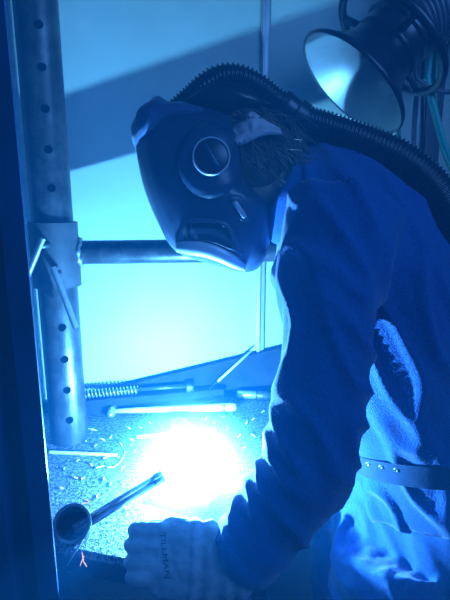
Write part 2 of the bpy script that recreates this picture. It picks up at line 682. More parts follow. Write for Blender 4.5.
# pipe stub at the table's front edge with the bar standing in it
pc0 = P(72, 523, 0.585)
axs = (Vector((0, 0, CAM_Z)) - pc0).normalized()
axs = (axs + Vector((-0.1, 0, 0.05))).normalized()
pr2 = 18.5 * M_PX(72, 523, 0.585)
root = thing('pipe_stub', pc0 - axs * 0.10, 'short open pipe tilted to the viewer at the table front edge', 'pipe')
Mp = axis_matrix(pc0, axs)
bm = bmesh.new()
lathe(bm, [(pr2, -0.11), (pr2, -0.001), (pr2 - 0.001, 0), (pr2 - 0.0045, 0), (pr2 - 0.005, -0.001), (pr2 - 0.005, -0.108), (0, -0.108)], Mp, 40)
sharp(new_obj('pipe_wall', bm, m_steel, root), 50)
bm = bmesh.new()
ee = pc0 - axs * 0.09
br = fe + U * ((ee - fe).dot(U))
rod(bm, ee - Vector((0, 0, 0.01)), Vector((br.x, br.y, TZ - 0.03)) + V * 0.02, 0.012, 12)
new_obj('bracket', bm, m_steel, root)

a = pc0 - axs * 0.02 + Vector((0.0, 0, -0.012))
b = P(161, 477, 0.665)
bd = (b - a).normalized()
sd = bd.cross(axs).normalized()
root = thing('square_bar', a, 'dark grooved steel bar reaching from the pipe stub toward the arc', 'bar')
bm = bmesh.new()
for o_, r in ((-0.0042, 0.0048), (0.0042, 0.0048)):
    rod(bm, a + sd * o_, b + sd * o_, r, 14)
new_obj('twin_rods', bm, m_bright, root)
bm = bmesh.new()
rod(bm, b - bd * 0.012 - sd * 0.004, b + bd * 0.004 - sd * 0.004, 0.0062, 14)
rod(bm, b - bd * 0.012 + sd * 0.004, b + bd * 0.004 + sd * 0.004, 0.0062, 14)
new_obj('tip', bm, m_bright, root)

# wire clippings lying about
clips = [(84, 427, 96, 431), (96, 436, 104, 441), (84, 442, 88, 440), (92, 447, 98, 445), (99, 459, 110, 457),
         (91, 468, 104, 467), (104, 467, 112, 468), (79, 480, 85, 478), (94, 500, 100, 494), (150, 427, 158, 433), (137, 425, 141, 429),
         (146, 419, 150, 424), (153, 440, 160, 443), (128, 446, 134, 444), (139, 459, 147, 461), (124, 424, 130, 430),
         (213, 424, 219, 419), (226, 430, 231, 425), (238, 437, 243, 431), (232, 455, 236, 449), (243, 448, 249, 446),
         (222, 417, 228, 416), (205, 420, 209, 414), (118, 470, 126, 466), (108, 486, 113, 482), (128, 494, 131, 489),
         (62, 470, 66, 468), (57, 487, 62, 489), (143, 503, 149, 500), (252, 420, 257, 416),
         (110, 438, 113, 434), (118, 440, 121, 446), (126, 437, 133, 441), (143, 430, 146, 436), (132, 452, 138, 449), (116, 459, 121, 456),
         (88, 462, 91, 466), (74, 462, 80, 460), (70, 476, 76, 479), (101, 481, 106, 477), (119, 481, 123, 485), (136, 478, 142, 475),
         (95, 516, 99, 511), (112, 505, 117, 508), (124, 512, 128, 507), (250, 432, 254, 437), (262, 412, 267, 409), (246, 424, 249, 419)]
proto = None
for i, (ax_, ay_, bx2, by2) in enumerate(clips):
    a = flat(ax_, ay_, 0.0012)
    b = flat(bx2, by2, 0.0012)
    if proto is None:
        bm = bmesh.new()
        tube(bm, [(Vector((-0.5, 0, 0)), 0.0011), (Vector((-0.1, 0.0, 0)), 0.0013), (Vector((0.15, 0.002, 0)), 0.0013),
                  (Vector((0.5, 0.003, 0)), 0.0008)], 6)
        proto = new_obj('wire_clipping', bm, m_rod)
        o = proto
    else:
        o = proto.copy()
        C.objects.link(o)
    d = b - a
    o.location = (a + b) / 2
    o.rotation_euler = (0, 0, math.atan2(d.y, d.x))
    o.scale = (max(d.length, 0.006), 1, 1)
    tag(o, 'tiny bright wire clipping lying on the spattered table top', 'clipping', 'wire clippings on the table top')

# a longer curled turning
bm = bmesh.new()
pts = [(flat(x, y, 0.0012), 0.0008) for x, y in catmull([(112, 468), (120, 462), (125, 452), (122, 447)], 6)]
tube(bm, pts, 6)
tag(new_obj('curled_wire', bm, m_rod), 'thin curled wire on the table right of the pale front rod', 'wire')
bm = bmesh.new()
q1 = P(88, 531, 0.60)
q2 = P(67, 566, 0.575)
rod(bm, q1, q2, 0.0014, 8)
tag(new_obj('thin_rod', bm, m_bright), 'thin bright rod hanging past the table edge beside the pipe stub', 'rod')

# glowing slivers
for lst, lab in ((((82, 552, 84, 563), (84, 556, 80, 566), (84, 562, 87, 567)), 'glowing orange sliver at the table front edge below the pipe stub'),
                 (((82, 504, 90, 502), (85, 499, 90, 502)), 'glowing orange sliver lying behind the pipe stub')):
    bm = bmesh.new()
    for x1, y1, x2, y2 in lst:
        Yq = {82: 0.60, 84: 0.60}.get(x1, None)
        if y1 > 540:
            qa, qb = P(x1, y1, 0.588), P(x2, y2, 0.586)
        else:
            qa, qb = flat(x1, y1, 0.001), flat(x2, y2, 0.001)
        tube(bm, [(qa, 0.0004), (qa.lerp(qb, 0.5), 0.0008), (qb, 0.0003)], 6)
    tag(new_obj('spark', bm, m_hot), lab, 'spark')

# ------------------------------------------------------------------ fume extraction hood
HY = 0.98
hc = P(351, 86, HY)
vd = ray(351, 86).normalized()
hax = Vector((0.67, 0, 0)) + Vector((0, math.sin(PITCH), math.cos(PITCH))) * 0.74
hax = (hax - vd * hax.dot(vd)).normalized()
hax = (hax * 0.925 + vd * 0.38).normalized()
px = M_PX(351, 86, HY)
R = 64 * px
root = thing('fume_hood', hc, 'black funnel extraction hood with a pale lining on a ribbed duct', 'extraction hood')
Mh = axis_matrix(hc, hax)
bm = bmesh.new()
lathe(bm, [(R * 0.97, 0.0), (R * 1.0, -0.002), (R * 1.02, 0.002), (R * 1.0, 0.008), (R * 0.86, 0.022), (R * 0.68, 0.045), (R * 0.58, 0.068),
           (R * 0.545, 0.085), (R * 0.535, 0.09)], Mh, 64)
sharp(new_obj('bell', bm, m_black, root), 60)
bm = bmesh.new()
lathe(bm, [(R * 0.97, 0.001), (R * 0.93, 0.006), (R * 0.80, 0.024), (R * 0.63, 0.047), (R * 0.53, 0.069), (R * 0.50, 0.086), (R * 0.49, 0.14)], Mh, 64)
new_obj('lining', bm, m_liner, root)
bm = bmesh.new()
lathe(bm, [(R * 0.535, 0.088), (R * 0.56, 0.092), (R * 0.56, 0.10), (R * 0.535, 0.104), (R * 0.535, 0.125), (R * 0.58, 0.129),
           (R * 0.58, 0.143), (R * 0.50, 0.146)], Mh, 48)
sharp(new_obj('neck', bm, m_black, root), 40)
bm = bmesh.new()
RR = R * 0.98
hcen = hc + hax * 0.112
e1 = (Mh.to_3x3() @ Vector((1, 0, 0)))
e2 = (Mh.to_3x3() @ Vector((0, 1, 0)))
tube(bm, [(hcen + (e1 * math.cos(t) + e2 * math.sin(t)) * RR, 0.0085) for t in [2 * PI * i / 64 for i in range(64)]], 10, closed=True)
new_obj('handle_ring', bm, m_black, root)
for k in range(3):
    t = 2 * PI * k / 3 + 0.5
    bm = bmesh.new()
    dd = e1 * math.cos(t) + e2 * math.sin(t)
    rod(bm, hcen + dd * R * 0.5, hcen + dd * RR, 0.0075, 10)
    new_obj('spoke', bm, m_black, root)
bm = bmesh.new()
dp = [hc + hax * 0.14, hc + hax * 0.17 + Vector((0.01, 0, 0)), hc + hax * 0.21 + Vector((0.04, 0, 0.0)), hc + hax * 0.25 + Vector((0.09, 0, 0.01)),
      hc + hax * 0.30 + Vector((0.16, 0, 0.03)), hc + Vector((0.62, 0.08, 0.42)), hc + Vector((0.80, 0.05, 0.62))]
dp = catmull([(*p, R * 0.56) for p in dp], 12)
path = resample([(Vector(p[:3]), p[3]) for p in dp], 0.0022)
tube(bm, path, 32, rib=(0.0100, 0.006))
new_obj('flexible_duct', bm, m_duct, root)

# ------------------------------------------------------------------ hoses hanging on the wall at right
hoses = [
    ('gas_hose', m_green, 1.10, 2.2, [(404, 60), (398, 100), (399, 140), (404, 190), (405, 300)], 'dark green hose hanging left of the others behind the hood', 0),
    ('gas_hose', m_greyhose, 1.12, 2.6, [(420, 40), (417, 90), (414, 130), (413, 200), (413, 300)], 'grey hose hanging straight down between the two dark green hoses', 0),
    ('gas_hose', m_teal, 1.08, 3.6, [(440, 35), (431, 50), (428, 70), (428, 84), (437, 120), (446, 150), (460, 180)], 'pale teal hose bending over toward the right edge', 0),
    ('gas_hose', m_green, 1.12, 2.6, [(436, 60), (436, 110), (442, 145), (452, 170), (470, 190)], 'dark green hose hanging behind the pale teal hose', 0),
    ('power_cable', m_greyhose, 1.06, 2.4, [(415, 70), (424, 84), (436, 90), (450, 92), (470, 88)], 'thin grey cable curving away right from the hood handle', 0),
    ('power_cable', m_black, 1.13, 2.8, [(424, 60), (423, 120), (421, 200), (421, 300)], 'straight black cable hanging on the wall beside the grey hose', 0)]
for name, m, Yh, rp, pts, lab, _ in hoses:
    top = pts[0]
    pp = [P(x, y, Yh) for x, y in pts]
    pp.insert(0, pp[0] + Vector((0, 0.0, 0.12)))
    pp.insert(0, pp[0] + Vector((0.02, 0.03, 0.35)))
    s = catmull([(*p, rp * M_PX(*pts[0], Yh)) for p in pp], 10)
    bm = bmesh.new()
    tube(bm, [(Vector(q[:3]), q[3]) for q in s], 10)
    tag(new_obj(name, bm, m), lab, 'hose' if name == 'gas_hose' else 'cable')

# ------------------------------------------------------------------ person
YT = 0.80
PHI = 0.62


def oval(c, e1, e2, n=28, p=2.6):
    out = []
    for k in range(n):
        t = 2 * PI * k / n
        ct, st = math.cos(t), math.sin(t)
        out.append(c + e1 * math.copysign(abs(ct) ** (2 / p), ct) + e2 * math.copysign(abs(st) ** (2 / p), st))
    return out


def oval_loft(bm, secs, n=5, seg=28, phi=PHI):
    """secs: (centre px, py, Y, in-plane half width px, cross half depth m); sections square to the spine"""
    s = catmull(secs, n)
    cs = [P(a[0], a[1], a[2]) for a in s]
    rings = []
    for i, a in enumerate(s):
        t = (cs[min(i + 1, len(s) - 1)] - cs[max(i - 1, 0)]).normalized()
        yv = Vector((0, 1, 0))
        yv = (yv - t * yv.dot(t)).normalized()
        e = t.cross(yv).normalized()
        ha = e * a[3] * 0.93 * M_PX(a[0], a[1], a[2])
        rings.append(oval(cs[i], ha * math.cos(phi) + yv * ha.length * math.sin(phi),
                          yv * a[4] * math.cos(phi) - e * a[4] * math.sin(phi), seg, 3.0))
    loft(bm, rings)


torso = [(428, 486, YT, 60, 0.140), (424, 455, YT, 58, 0.142), (413, 410, YT, 60, 0.150), (398, 350, YT, 74, 0.160),
         (382, 300, YT, 84, 0.165), (360, 250, YT, 82, 0.170), (335, 215, YT, 74, 0.165), (312, 196, YT, 58, 0.125),
         (290, 186, YT, 44, 0.085)]
larm = [(345, 215, 0.70, 60), (337, 250, 0.67, 58), (330, 290, 0.635, 50), (328, 330, 0.61, 45), (322, 390, 0.59, 44),
        (314, 440, 0.575, 44), (299, 482, 0.57, 42), (266, 523, 0.568, 36), (238, 552, 0.566, 35)]
rarm = [(345, 225, 0.92, 55), (345, 280, 0.94, 46), (345, 340, 0.95, 40), (338, 400, 0.94, 38), (330, 425, 0.92, 36), (318, 440, 0.87, 30),
        (308, 444, 0.84, 26)]


def px_tube(bm, pts, f=1.0, n=6, seg=20):
    s = catmull(pts, n)
    tube(bm, [(P(a[0], a[1], a[2]), a[3] * f * M_PX(a[0], a[1], a[2])) for a in s], seg)


hip = P(412, 540, YT)
base = Vector((hip.x, hip.y, 0))
person = thing('person', base, 'person in a dark work jacket and helmet, bent over the table to weld', 'person')

# legs in metres: (x, y, z, r)
legs = []
for sgn in (-1, 1):
    legs.append([(0.30, YT + sgn * 0.075, hip.z + 0.02, 0.10), (0.30, YT + sgn * 0.085, 0.80, 0.098), (0.285, YT + sgn * 0.09, 0.66, 0.085),
                 (0.285, YT + sgn * 0.095, 0.50, 0.070), (0.315, YT + sgn * 0.10, 0.32, 0.066), (0.335, YT + sgn * 0.10, 0.10, 0.058)])


def body_parts(bm, f):
    oval_loft(bm, [(a, b, c, d * f, e * f) for a, b, c, d, e in torso])
    px_tube(bm, larm, f)
    px_tube(bm, rarm, f)


# body under the clothes
bm = bmesh.new()
body_parts(bm, 0.86)
px_tube(bm, [(300, 195, YT, 36), (275, 180, YT, 34), (250, 168, YT, 36)])
for L in legs:
    s = catmull(L, 5)
    tube(bm, [(Vector(q[:3]), q[3] * 0.70) for q in s], 18)
oval_loft(bm, [(424, 470, YT, 44, 0.105), (418, 520, YT, 44, 0.11), (412, 565, YT, 38, 0.09)])
hb = P(236, 160, YT)
pxm = M_PX(236, 160, YT)
face_d = Vector((-0.27, 0, -0.96)).normalized()
crown_d = Vector((-0.96, 0, 0.27)).normalized()
rings = []
for i in range(13):                        # skull: crown to chin
    t = i / 12
    c = hb + crown_d * (0.085 - 0.20 * t) + face_d * (0.03 * t)
    w = math.sin(PI * min(max(0.06 + 0.88 * t, 0), 1)) ** 0.55
    rings.append(oval(c, face_d * 0.088 * w * (1 - 0.15 * t), Vector((0, 1, 0)) * 0.074 * w * (1 - 0.2 * t), 24, 2.0))
loft(bm, rings)
tube(bm, [(hb - crown_d * 0.0 + face_d * 0.085, 0.009), (hb - crown_d * 0.03 + face_d * 0.105, 0.013), (hb - crown_d * 0.04 + face_d * 0.09, 0.012)], 10)
for s_ in (-1, 1):                          # ears
    tube(bm, [(hb - crown_d * 0.00 + Vector((0, s_ * 0.074, 0)), 0.012), (hb - crown_d * 0.05 + Vector((0, s_ * 0.078, 0)), 0.009)], 10)
remeshed('body', bm, 0.009, m_skin, person, 3)


def folds(co, n):
    d = 0.0
    d += 0.0025 * (noise.noise(Vector((co.x * 9, co.y * 7, co.z * 4))) )
    q = Vector((co.x * 1.0 + co.z * 0.55, co.y, co.z * 0.8 - co.x * 0.6))
    r = 1 - abs(noise.noise(Vector((q.x * 20, q.y * 9, q.z * 7 + 3))))
    d += 0.010 * max(r - 0.72, 0) / 0.28
    return d


def jacket_disp(co, n):
    d = folds(co, n) * 0.9
    # cuff gathers on the near forearm
    e0, e1_ = P(318, 440, 0.575), P(236, 550, 0.566)
    ax_ = (e1_ - e0)
    t = (co - e0).dot(ax_) / ax_.length_squared
    dist = (co - (e0 + ax_ * t)).length
    if -0.2 < t < 1.1 and dist < 0.1 and co.y < 0.68:
        wv = math.sin(t * 52 + 7.0 * noise.noise(co * 14)) + 0.6 * noise.noise(co * 60) 
        d += 0.0012 * wv * min(1, max(0, t + 0.2) * 3)
    return d


bm = bmesh.new()
body_parts(bm, 1.0)
jacket = remeshed('jacket', bm, 0.0065, m_jacket, person, 4, jacket_disp)

# collar
bm = bmesh.new()
oval_loft(bm, [(306, 196, YT, 50, 0.105), (294, 188, YT, 46, 0.098), (281, 180, YT, 42, 0.09)], 4)
collar = remeshed('collar', bm, 0.006, m_jacket, person, 2)

# trousers
bm = bmesh.new()
oval_loft(bm, [(424, 462, YT, 56, 0.132), (418, 500, YT, 66, 0.145), (410, 535, YT, 66, 0.150), (404, 575, YT, 58, 0.14)], phi=0.85)
for L in legs:
    s = catmull(L, 5)
    tube(bm, [(Vector(q[:3]), q[3]) for q in s], 20)
trousers = remeshed('trousers', bm, 0.007, m_trouser, person, 3, lambda co, n: folds(co * 1.1, n) * 0.6)
for L in legs:
    q = L[-1]
    bm = bmesh.new()
    oo = Vector((q[0], q[1], 0))
    rings = []
    for x_, w_, h_ in ((0.075, 0.030, 0.05), (0.055, 0.042, 0.10), (0.0, 0.046, 0.13), (-0.06, 0.046, 0.10), (-0.12, 0.050, 0.07), (-0.17, 0.046, 0.06), (-0.20, 0.025, 0.035)):
        rings.append([oo + Vector((x_, w_ * math.cos(t), h_ / 2 + h_ / 2 * math.sin(t))) for t in [2 * PI * k / 20 for k in range(20)]])
    loft(bm, rings)
    new_obj('boot', bm, m_black, person)

# belt
tb, jb = bvh_of(trousers), bvh_of(jacket)
NB = 72
ax_b = Vector((0, 1, -0.36)).normalized()
prof_r = []
for row_y in (448, 467):
    c = P(421, row_y, YT)
    rr_ = []
    for k in range(NB):
        t = 2 * PI * k / NB
        d = Vector((1, 0, 0)) * math.cos(t) + ax_b * math.sin(t)
        best = 0.09
        for tree in (tb, jb):
            h_ = tree.ray_cast(c + d * 0.24, -d, 0.24)
            if h_[0] is not None:
                best = max(best, 0.24 - h_[3])
        rr_.append(min(best, 0.2))
    for _ in range(6):
        rr_ = [max(rr_[k], (rr_[k - 1] + rr_[k] + rr_[(k + 1) % NB]) / 3) if _ < 3 else (rr_[k - 1] + rr_[k] + rr_[(k + 1) % NB]) / 3 for k in range(NB)]
    prof_r.append((c, rr_))
bm = bmesh.new()
ro = []
for (c, rr_), g in ((prof_r[0], 0.001), (prof_r[0], 0.0055), (prof_r[1], 0.0065), (prof_r[1], 0.002)):
    ro.append([c + (Vector((1, 0, 0)) * math.cos(2 * PI * k / NB) + ax_b * math.sin(2 * PI * k / NB)) * (rr_[k] + g) for k in range(NB)])
loft(bm, ro, closed=True)
belt = sharp(new_obj('belt', bm, m_belt, person), 50)
bb = bvh_of(belt)
for hx, hy in ((368, 464), (381, 467), (396, 470)):
    l, n = hit(bb, hx, hy)
    if l is None:
        continue
    bm = bmesh.new()
    lathe(bm, [(0.0, 0.0006), (0.0018, 0.0006), (0.0022, 0.0014), (0.0036, 0.0014), (0.004, 0.0)], axis_matrix(l, n), 18)
    new_obj('eyelet', bm, m_bright, belt)
l, n = hit(bvh_of(trousers), 412, 499)
if l is None:
    l, n = P(412, 489, 0.6), Vector((0, -1, 0))
bm = bmesh.new()
box(bm, l + n * 0.003, (0.009, 0.002, 0.016), 0, 0.0005)
new_obj('cloth_tab', bm, m_ring, trousers)

# ------------------------------------------------------------------ left glove
GY = 0.562
bm = bmesh.new()


def gp(px_, py_, dy=0.0):
    return P(px_, py_, GY + dy)


gm = M_PX(180, 560, GY)
# back of the hand and cuff: an oval loft along the hand, knuckles to the left
secs = [(157, 554, 0.0, 33, 0.018), (168, 556, 0.0, 37, 0.024), (190, 560, -0.004, 38, 0.030), (212, 561, -0.008, 36, 0.032), (235, 559, -0.006, 34, 0.034), (250, 554, -0.004, 30, 0.032)]
s = catmull(secs, 5)
rings = []
cs = [gp(a[0], a[1], a[2]) for a in s]
hand_up = Vector((0.0, 0.62, 0.78))           # along the knuckle row, away from the viewer
for i, a in enumerate(s):
    t = (cs[min(i + 1, len(s) - 1)] - cs[max(i - 1, 0)]).normalized()
    e1_ = (hand_up - t * hand_up.dot(t)).normalized()
    e2_ = t.cross(e1_).normalized()
    rings.append(oval(cs[i], e1_ * a[3] * gm, e2_ * a[4], 24, 2.4))
loft(bm, rings)
tt = (cs[0] - cs[-1]).normalized()             # towards the fingers
row = (hand_up - tt * hand_up.dot(tt)).normalized()
nout = row.cross(tt).normalized()
if nout.dot(Vector((0, -1, 0.5))) < 0:
    nout = -nout                               # back of the hand, facing viewer
for k, (ln, off) in enumerate(((0.040, 0.0315), (0.045, 0.0105), (0.042, -0.0105), (0.034, -0.0305))):
    kn = cs[0] + row * off + nout * 0.004
    a0 = kn - tt * 0.02
    a1 = kn + tt * (0.024 + 0.1 * (ln - 0.04)) + nout * 0.001
    a2 = a1 + (tt * 0.55 - nout * 0.83) * ln * 0.8
    a3 = a2 + (-tt * 0.55 - nout * 0.80) * ln * 0.6
    a4 = a3 + (-tt * 0.95 + nout * 0.1) * ln * 0.45
    sp = catmull([(*a0, 0.0120), (*a1, 0.0112), (*a2, 0.0104), (*a3, 0.0102), (*a4, 0.0090)], 5)
    tube(bm, [(Vector(q[:3]), q[3]) for q in sp], 12)
th0 = cs[6] + row * 0.024 - nout * 0.012
sp = catmull([(*th0, 0.015), (*(th0 + tt * 0.025 + row * 0.014 - nout * 0.012), 0.0135), (*(th0 + tt * 0.050 + row * 0.010 - nout * 0.028), 0.0118),
              (*(th0 + tt * 0.066 - row * 0.002 - nout * 0.038), 0.0095)], 5)
tube(bm, [(Vector(q[:3]), q[3]) for q in sp], 12)


def glove_disp(co, n):
    d = 0.0022 * noise.noise(co * 45) + 0.0012 * noise.noise(co * 110)
    t = (co - cs[0]).dot(-tt)
    if t > 0.05:
        d += 0.0022 * math.sin(t * 260 + 2 * noise.noise(co * 25))
    return d


glove = remeshed('glove', bm, 0.0026, m_glove, person, 3, glove_disp)
gb = bvh_of(glove)
# printed name on the back of the glove, reading down
tcv = bpy.data.curves.new('print', 'FONT')
tcv.body = 'TILLMAN'
tcv.size = 1.0
tcv.resolution_u = 3
to = bpy.data.objects.new('print_src', tcv)
C.objects.link(to)
dg = bpy.context.evaluated_depsgraph_get()
dg.update()
tm = bpy.data.meshes.new_from_object(to.evaluated_get(dg))
bpy.data.objects.remove(to)
bm = bmesh.new()
bm.from_mesh(tm)
for _ in range(2):
    bmesh.ops.subdivide_edges(bm, edges=[e_ for e_ in bm.edges if e_.calc_length() > 0.12], cuts=1)
bmesh.ops.triangulate(bm, faces=bm.faces)
xs = [v.co.x for v in bm.verts]
w = max(xs)
for v in bm.verts:
    u_, v_ = v.co.x / w, v.co.y
    l, n = hit(gb, 160 + v_ * 7.5 + 5 * u_, 532 + u_ * 46)
    if l is None:
        l, n = gp(160, 540), Vector((0, -1, 0))
    v.co = l + n * 0.0007
pr_ = new_obj('name_print', bm, m_print, glove)
pr_['label'] = 'dark printed lettering TILLMAN'

# right glove, behind the near forearm
bm = bmesh.new()
wr = P(308, 444, 0.84)
hd_ = (arc + Vector((0.06, 0.03, 0.03)) - wr).normalized()
tube(bm, [(wr - hd_ * 0.04, 0.045), (wr, 0.042), (wr + hd_ * 0.03, 0.038), (wr + hd_ * 0.06, 0.036)], 16)
upv = Vector((0, 0, 1))
sdv = hd_.cross(upv).normalized()
for k in range(4):
    a0 = wr + hd_ * 0.05 + upv * (0.022 - 0.0155 * k) + sdv * 0.018
    sp = catmull([(*a0, 0.011), (*(a0 + hd_ * 0.028 + sdv * 0.006), 0.0105), (*(a0 + hd_ * 0.036 - sdv * 0.022), 0.010), (*(a0 + hd_ * 0.018 - sdv * 0.036), 0.009)], 4)
    tube(bm, [(Vector(q[:3]), q[3]) for q in sp], 10)
a0 = wr + hd_ * 0.03 + upv * 0.03 - sdv * 0.015
tube(bm, [(a0, 0.013), (a0 + hd_ * 0.03 + upv * 0.004, 0.012), (a0 + hd_ * 0.055 - upv * 0.004, 0.009)], 10)
remeshed('glove', bm, 0.004, m_glove, person, 2)
# ------------------------------------------------------------------ hair
bm = bmesh.new()
rings = []
back_d = -face_d
for i in range(11):
    t = i / 10
    c = hb + crown_d * (0.075 - 0.175 * t) + back_d * 0.012
    w_ = math.sin(PI * (0.07 + 0.86 * t)) ** 0.5
    rings.append(oval(c, face_d * 0.086 * w_, Vector((0, 1, 0)) * 0.080 * w_, 24, 2.0))
loft(bm, rings)
random.seed(3)
for i in range(420):
    # root on the near/back side of the head, falling toward the nape and down
    ta = random.uniform(0.25, 0.98)
    an = random.uniform(-0.15, 1.0) * PI * 0.5
    c = hb + crown_d * (0.075 - 0.175 * ta) + back_d * 0.012
    w_ = math.sin(PI * (0.07 + 0.86 * ta)) ** 0.5
    nrm_ = (Vector((0, -1, 0)) * math.cos(an) + back_d * math.sin(an))
    r0 = c + Vector((0, -1, 0)) * 0.080 * w_ * math.cos(an) + back_d * 0.086 * w_ * math.sin(an)
    fall = (-crown_d * random.uniform(0.2, 0.9) + face_d * random.uniform(0.1, 0.8) + Vector((random.uniform(-.35, .35), random.uniform(-.3, .1), random.uniform(-.4, .3)))).normalized()
    ln = random.uniform(0.03, 0.065)
    lift = random.uniform(0.2, 0.7)
    p_ = [r0, r0 + (nrm_ * lift + fall) * ln * 0.35, r0 + (nrm_ * lift * 0.7 + fall * 1.9) * ln * 0.38, r0 + (fall * 2.5 + nrm_ * lift * .3) * ln * 0.4]
    s = catmull([tuple(q) for q in p_], 3)
    m_ = len(s) - 1
    tube(bm, [(Vector(q), 0.0012 * (1 - 0.75 * j / m_)) for j, q in enumerate(s)], 4, cap=False)
new_obj('hair', bm, m_hair, person)

# cloth band over the brow, seen between helmet and hair
bm = bmesh.new()
N = 26
grid = {}
poly_l = [(228, 132), (236, 124), (247, 113), (254, 112), (264, 119), (280, 128)]
poly_r = [(236, 142), (242, 141), (249, 138), (256, 134), (266, 131), (281, 131)]
rows = []
Lc = catmull(poly_l, 5)
Rc = catmull(poly_r, 5)
for (x1, y1), (x2, y2) in zip(Lc, Rc):
    r_ = []
    for j in range(9):
        t = j / 8
        x, y = x1 + (x2 - x1) * t, y1 + (y2 - y1) * t
        r_.append(P(x, y, 0.694 + 0.035 * (1 - t) + 0.006 * noise.noise(Vector((x * .2, y * .2, 0)))))
    rows.append(r_)
top = [[bm.verts.new(p) for p in r_] for r_ in rows]
bot = [[bm.verts.new(p + Vector((0.004, 0.012, -0.004))) for p in r_] for r_ in rows]
for i in range(len(rows) - 1):
    for j in range(8):
        bm.faces.new((top[i][j], top[i + 1][j], top[i + 1][j + 1], top[i][j + 1]))
        bm.faces.new((bot[i][j], bot[i][j + 1], bot[i + 1][j + 1], bot[i + 1][j]))
for i in range(len(rows) - 1):
    for j in (0, 8):
        bm.faces.new((top[i][j], bot[i][j], bot[i + 1][j], top[i + 1][j]))
for i in (0, len(rows) - 1):
    for j in range(8):
        bm.faces.new((top[i][j], top[i][j + 1], bot[i][j + 1], bot[i][j]))
new_obj('head_cloth', bm, m_cloth, person)

# ------------------------------------------------------------------ helmet
def inflate(bm, outline, Yc, half, n=2.4, center=None, rings_n=17, tmax=0.985, sub=4):
    pts = catmull(outline + [outline[0]], sub)[:-1]
    cx = sum(p[0] for p in pts) / len(pts) if center is None else center[0]
    cy = sum(p[1] for p in pts) / len(pts) if center is None else center[1]
    c3 = P(cx, cy, Yc)
    w3 = [P(x, y, Yc) - c3 for x, y in pts]
    rings = []
    for i in range(rings_n):
        t = math.sin(PI / 2 * (-1 + 2 * i / (rings_n - 1))) * tmax
        s_ = (1 - abs(t) ** n) ** (1 / n)
        rings.append([c3 + w_ * s_ + Vector((0, t * half, 0)) for w_ in w3])
    loft(bm, rings)


HYC = 0.80
helmet = thing('welding_helmet', P(200, 262, HYC), 'dark welding helmet with a round side knob and breathing hose, bowed over the work', 'helmet')
outline = [(138, 131), (150, 116), (172, 108), (205, 110), (230, 119), (240, 140), (243, 168), (254, 190), (271, 208), (270, 235), (263, 260),
           (247, 271), (212, 263), (177, 250), (160, 222), (147, 190), (140, 158)]
bm = bmesh.new()
inflate(bm, outline, HYC, 0.124, 2.6, (205, 185), sub=5)
shell = remeshed('shell', bm, 0.004, m_shell, helmet, 6)
sb = bvh_of(shell)


def deco(fn, name, m, parent, bmx=None):
    pass


# knob
l, n = hit(sb, 211, 158)
n = (n + Vector((0, -0.6, 0.1))).normalized()
px_k = M_PX(211, 158, l.y)
rk = 19 * px_k
Mk = axis_matrix(l - n * 0.002, n)
bm = bmesh.new()
lathe(bm, [(rk * 1.0, 0.0), (rk * 1.0, 0.013), (rk * 0.97, 0.0145), (rk * 0.90, 0.0145), (rk * 0.90, 0.010)], Mk, 56)
sharp(new_obj('knob_ring', bm, m_ring, helmet), 50)
bm = bmesh.new()
lathe(bm, [(rk * 0.895, 0.0), (rk * 0.895, 0.012), (rk * 0.80, 0.0135), (0.0, 0.0135)], Mk, 48)
knob = sharp(new_obj('knob', bm, m_black, helmet), 40)
bm = bmesh.new()
# diagonal finger bar across the knob
d1 = P(203, 145, l.y) - P(219, 172, l.y)
d1 = (d1 - n * d1.dot(n)).normalized()
ctr = l + n * 0.0105
tube(bm, [(ctr - d1 * rk * 0.74, 0.003), (ctr - d1 * rk * 0.6, 0.0046), (ctr, 0.0050), (ctr + d1 * rk * 0.6, 0.0046), (ctr + d1 * rk * 0.74, 0.003)], 14)
new_obj('finger_bar', bm, m_shell, knob)


def draped(bm, outline_px, bvh, thick, sink=0.003, sub=3, n_r=5):
    """a plate that follows the shell: outline in view, lifted off the surface, with real thickness"""
    pts = catmull(outline_px + [outline_px[0]], sub)[:-1]
    cx = sum(p[0] for p in pts) / len(pts)
    cy = sum(p[1] for p in pts) / len(pts)
    tops, bots = [], []
    last = None
    for j in range(n_r + 1):
        f = j / n_r
        rt, rb = [], []
        for x, y in pts:
            l_, n_ = hit(bvh, cx + (x - cx) * f, cy + (y - cy) * f)
            if l_ is None:
                l_, n_ = last
            last = (l_, n_)
            edge = 0.65 if j == n_r else 1.0
            rt.append(l_ + n_ * thick * edge)
            rb.append(l_ - n_ * sink)
        tops.append(rt)
        bots.append(rb)
    k_ = len(pts)
    tv = [[bm.verts.new(p) for p in r_] for r_ in tops[1:]]
    tc = bm.verts.new(sum(tops[0], Vector()) / k_)
    bv_ = [bm.verts.new(p) for p in bots[-1]]
    for i in range(k_):
        i2 = (i + 1) % k_
        bm.faces.new((tc, tv[0][i], tv[0][i2]))
        for j in range(len(tv) - 1):
            bm.faces.new((tv[j][i], tv[j + 1][i], tv[j + 1][i2], tv[j][i2]))
        bm.faces.new((tv[-1][i], bv_[i], bv_[i2], tv[-1][i2]))
    bm.faces.new(bv_)


# raised boss round the knob
bm = bmesh.new()
draped(bm, [(210, 124), (232, 134), (242, 158), (236, 184), (216, 198), (194, 194), (180, 174), (180, 148), (192, 130)], sb, 0.008)
new_obj('pivot_boss', bm, m_shell, helmet)
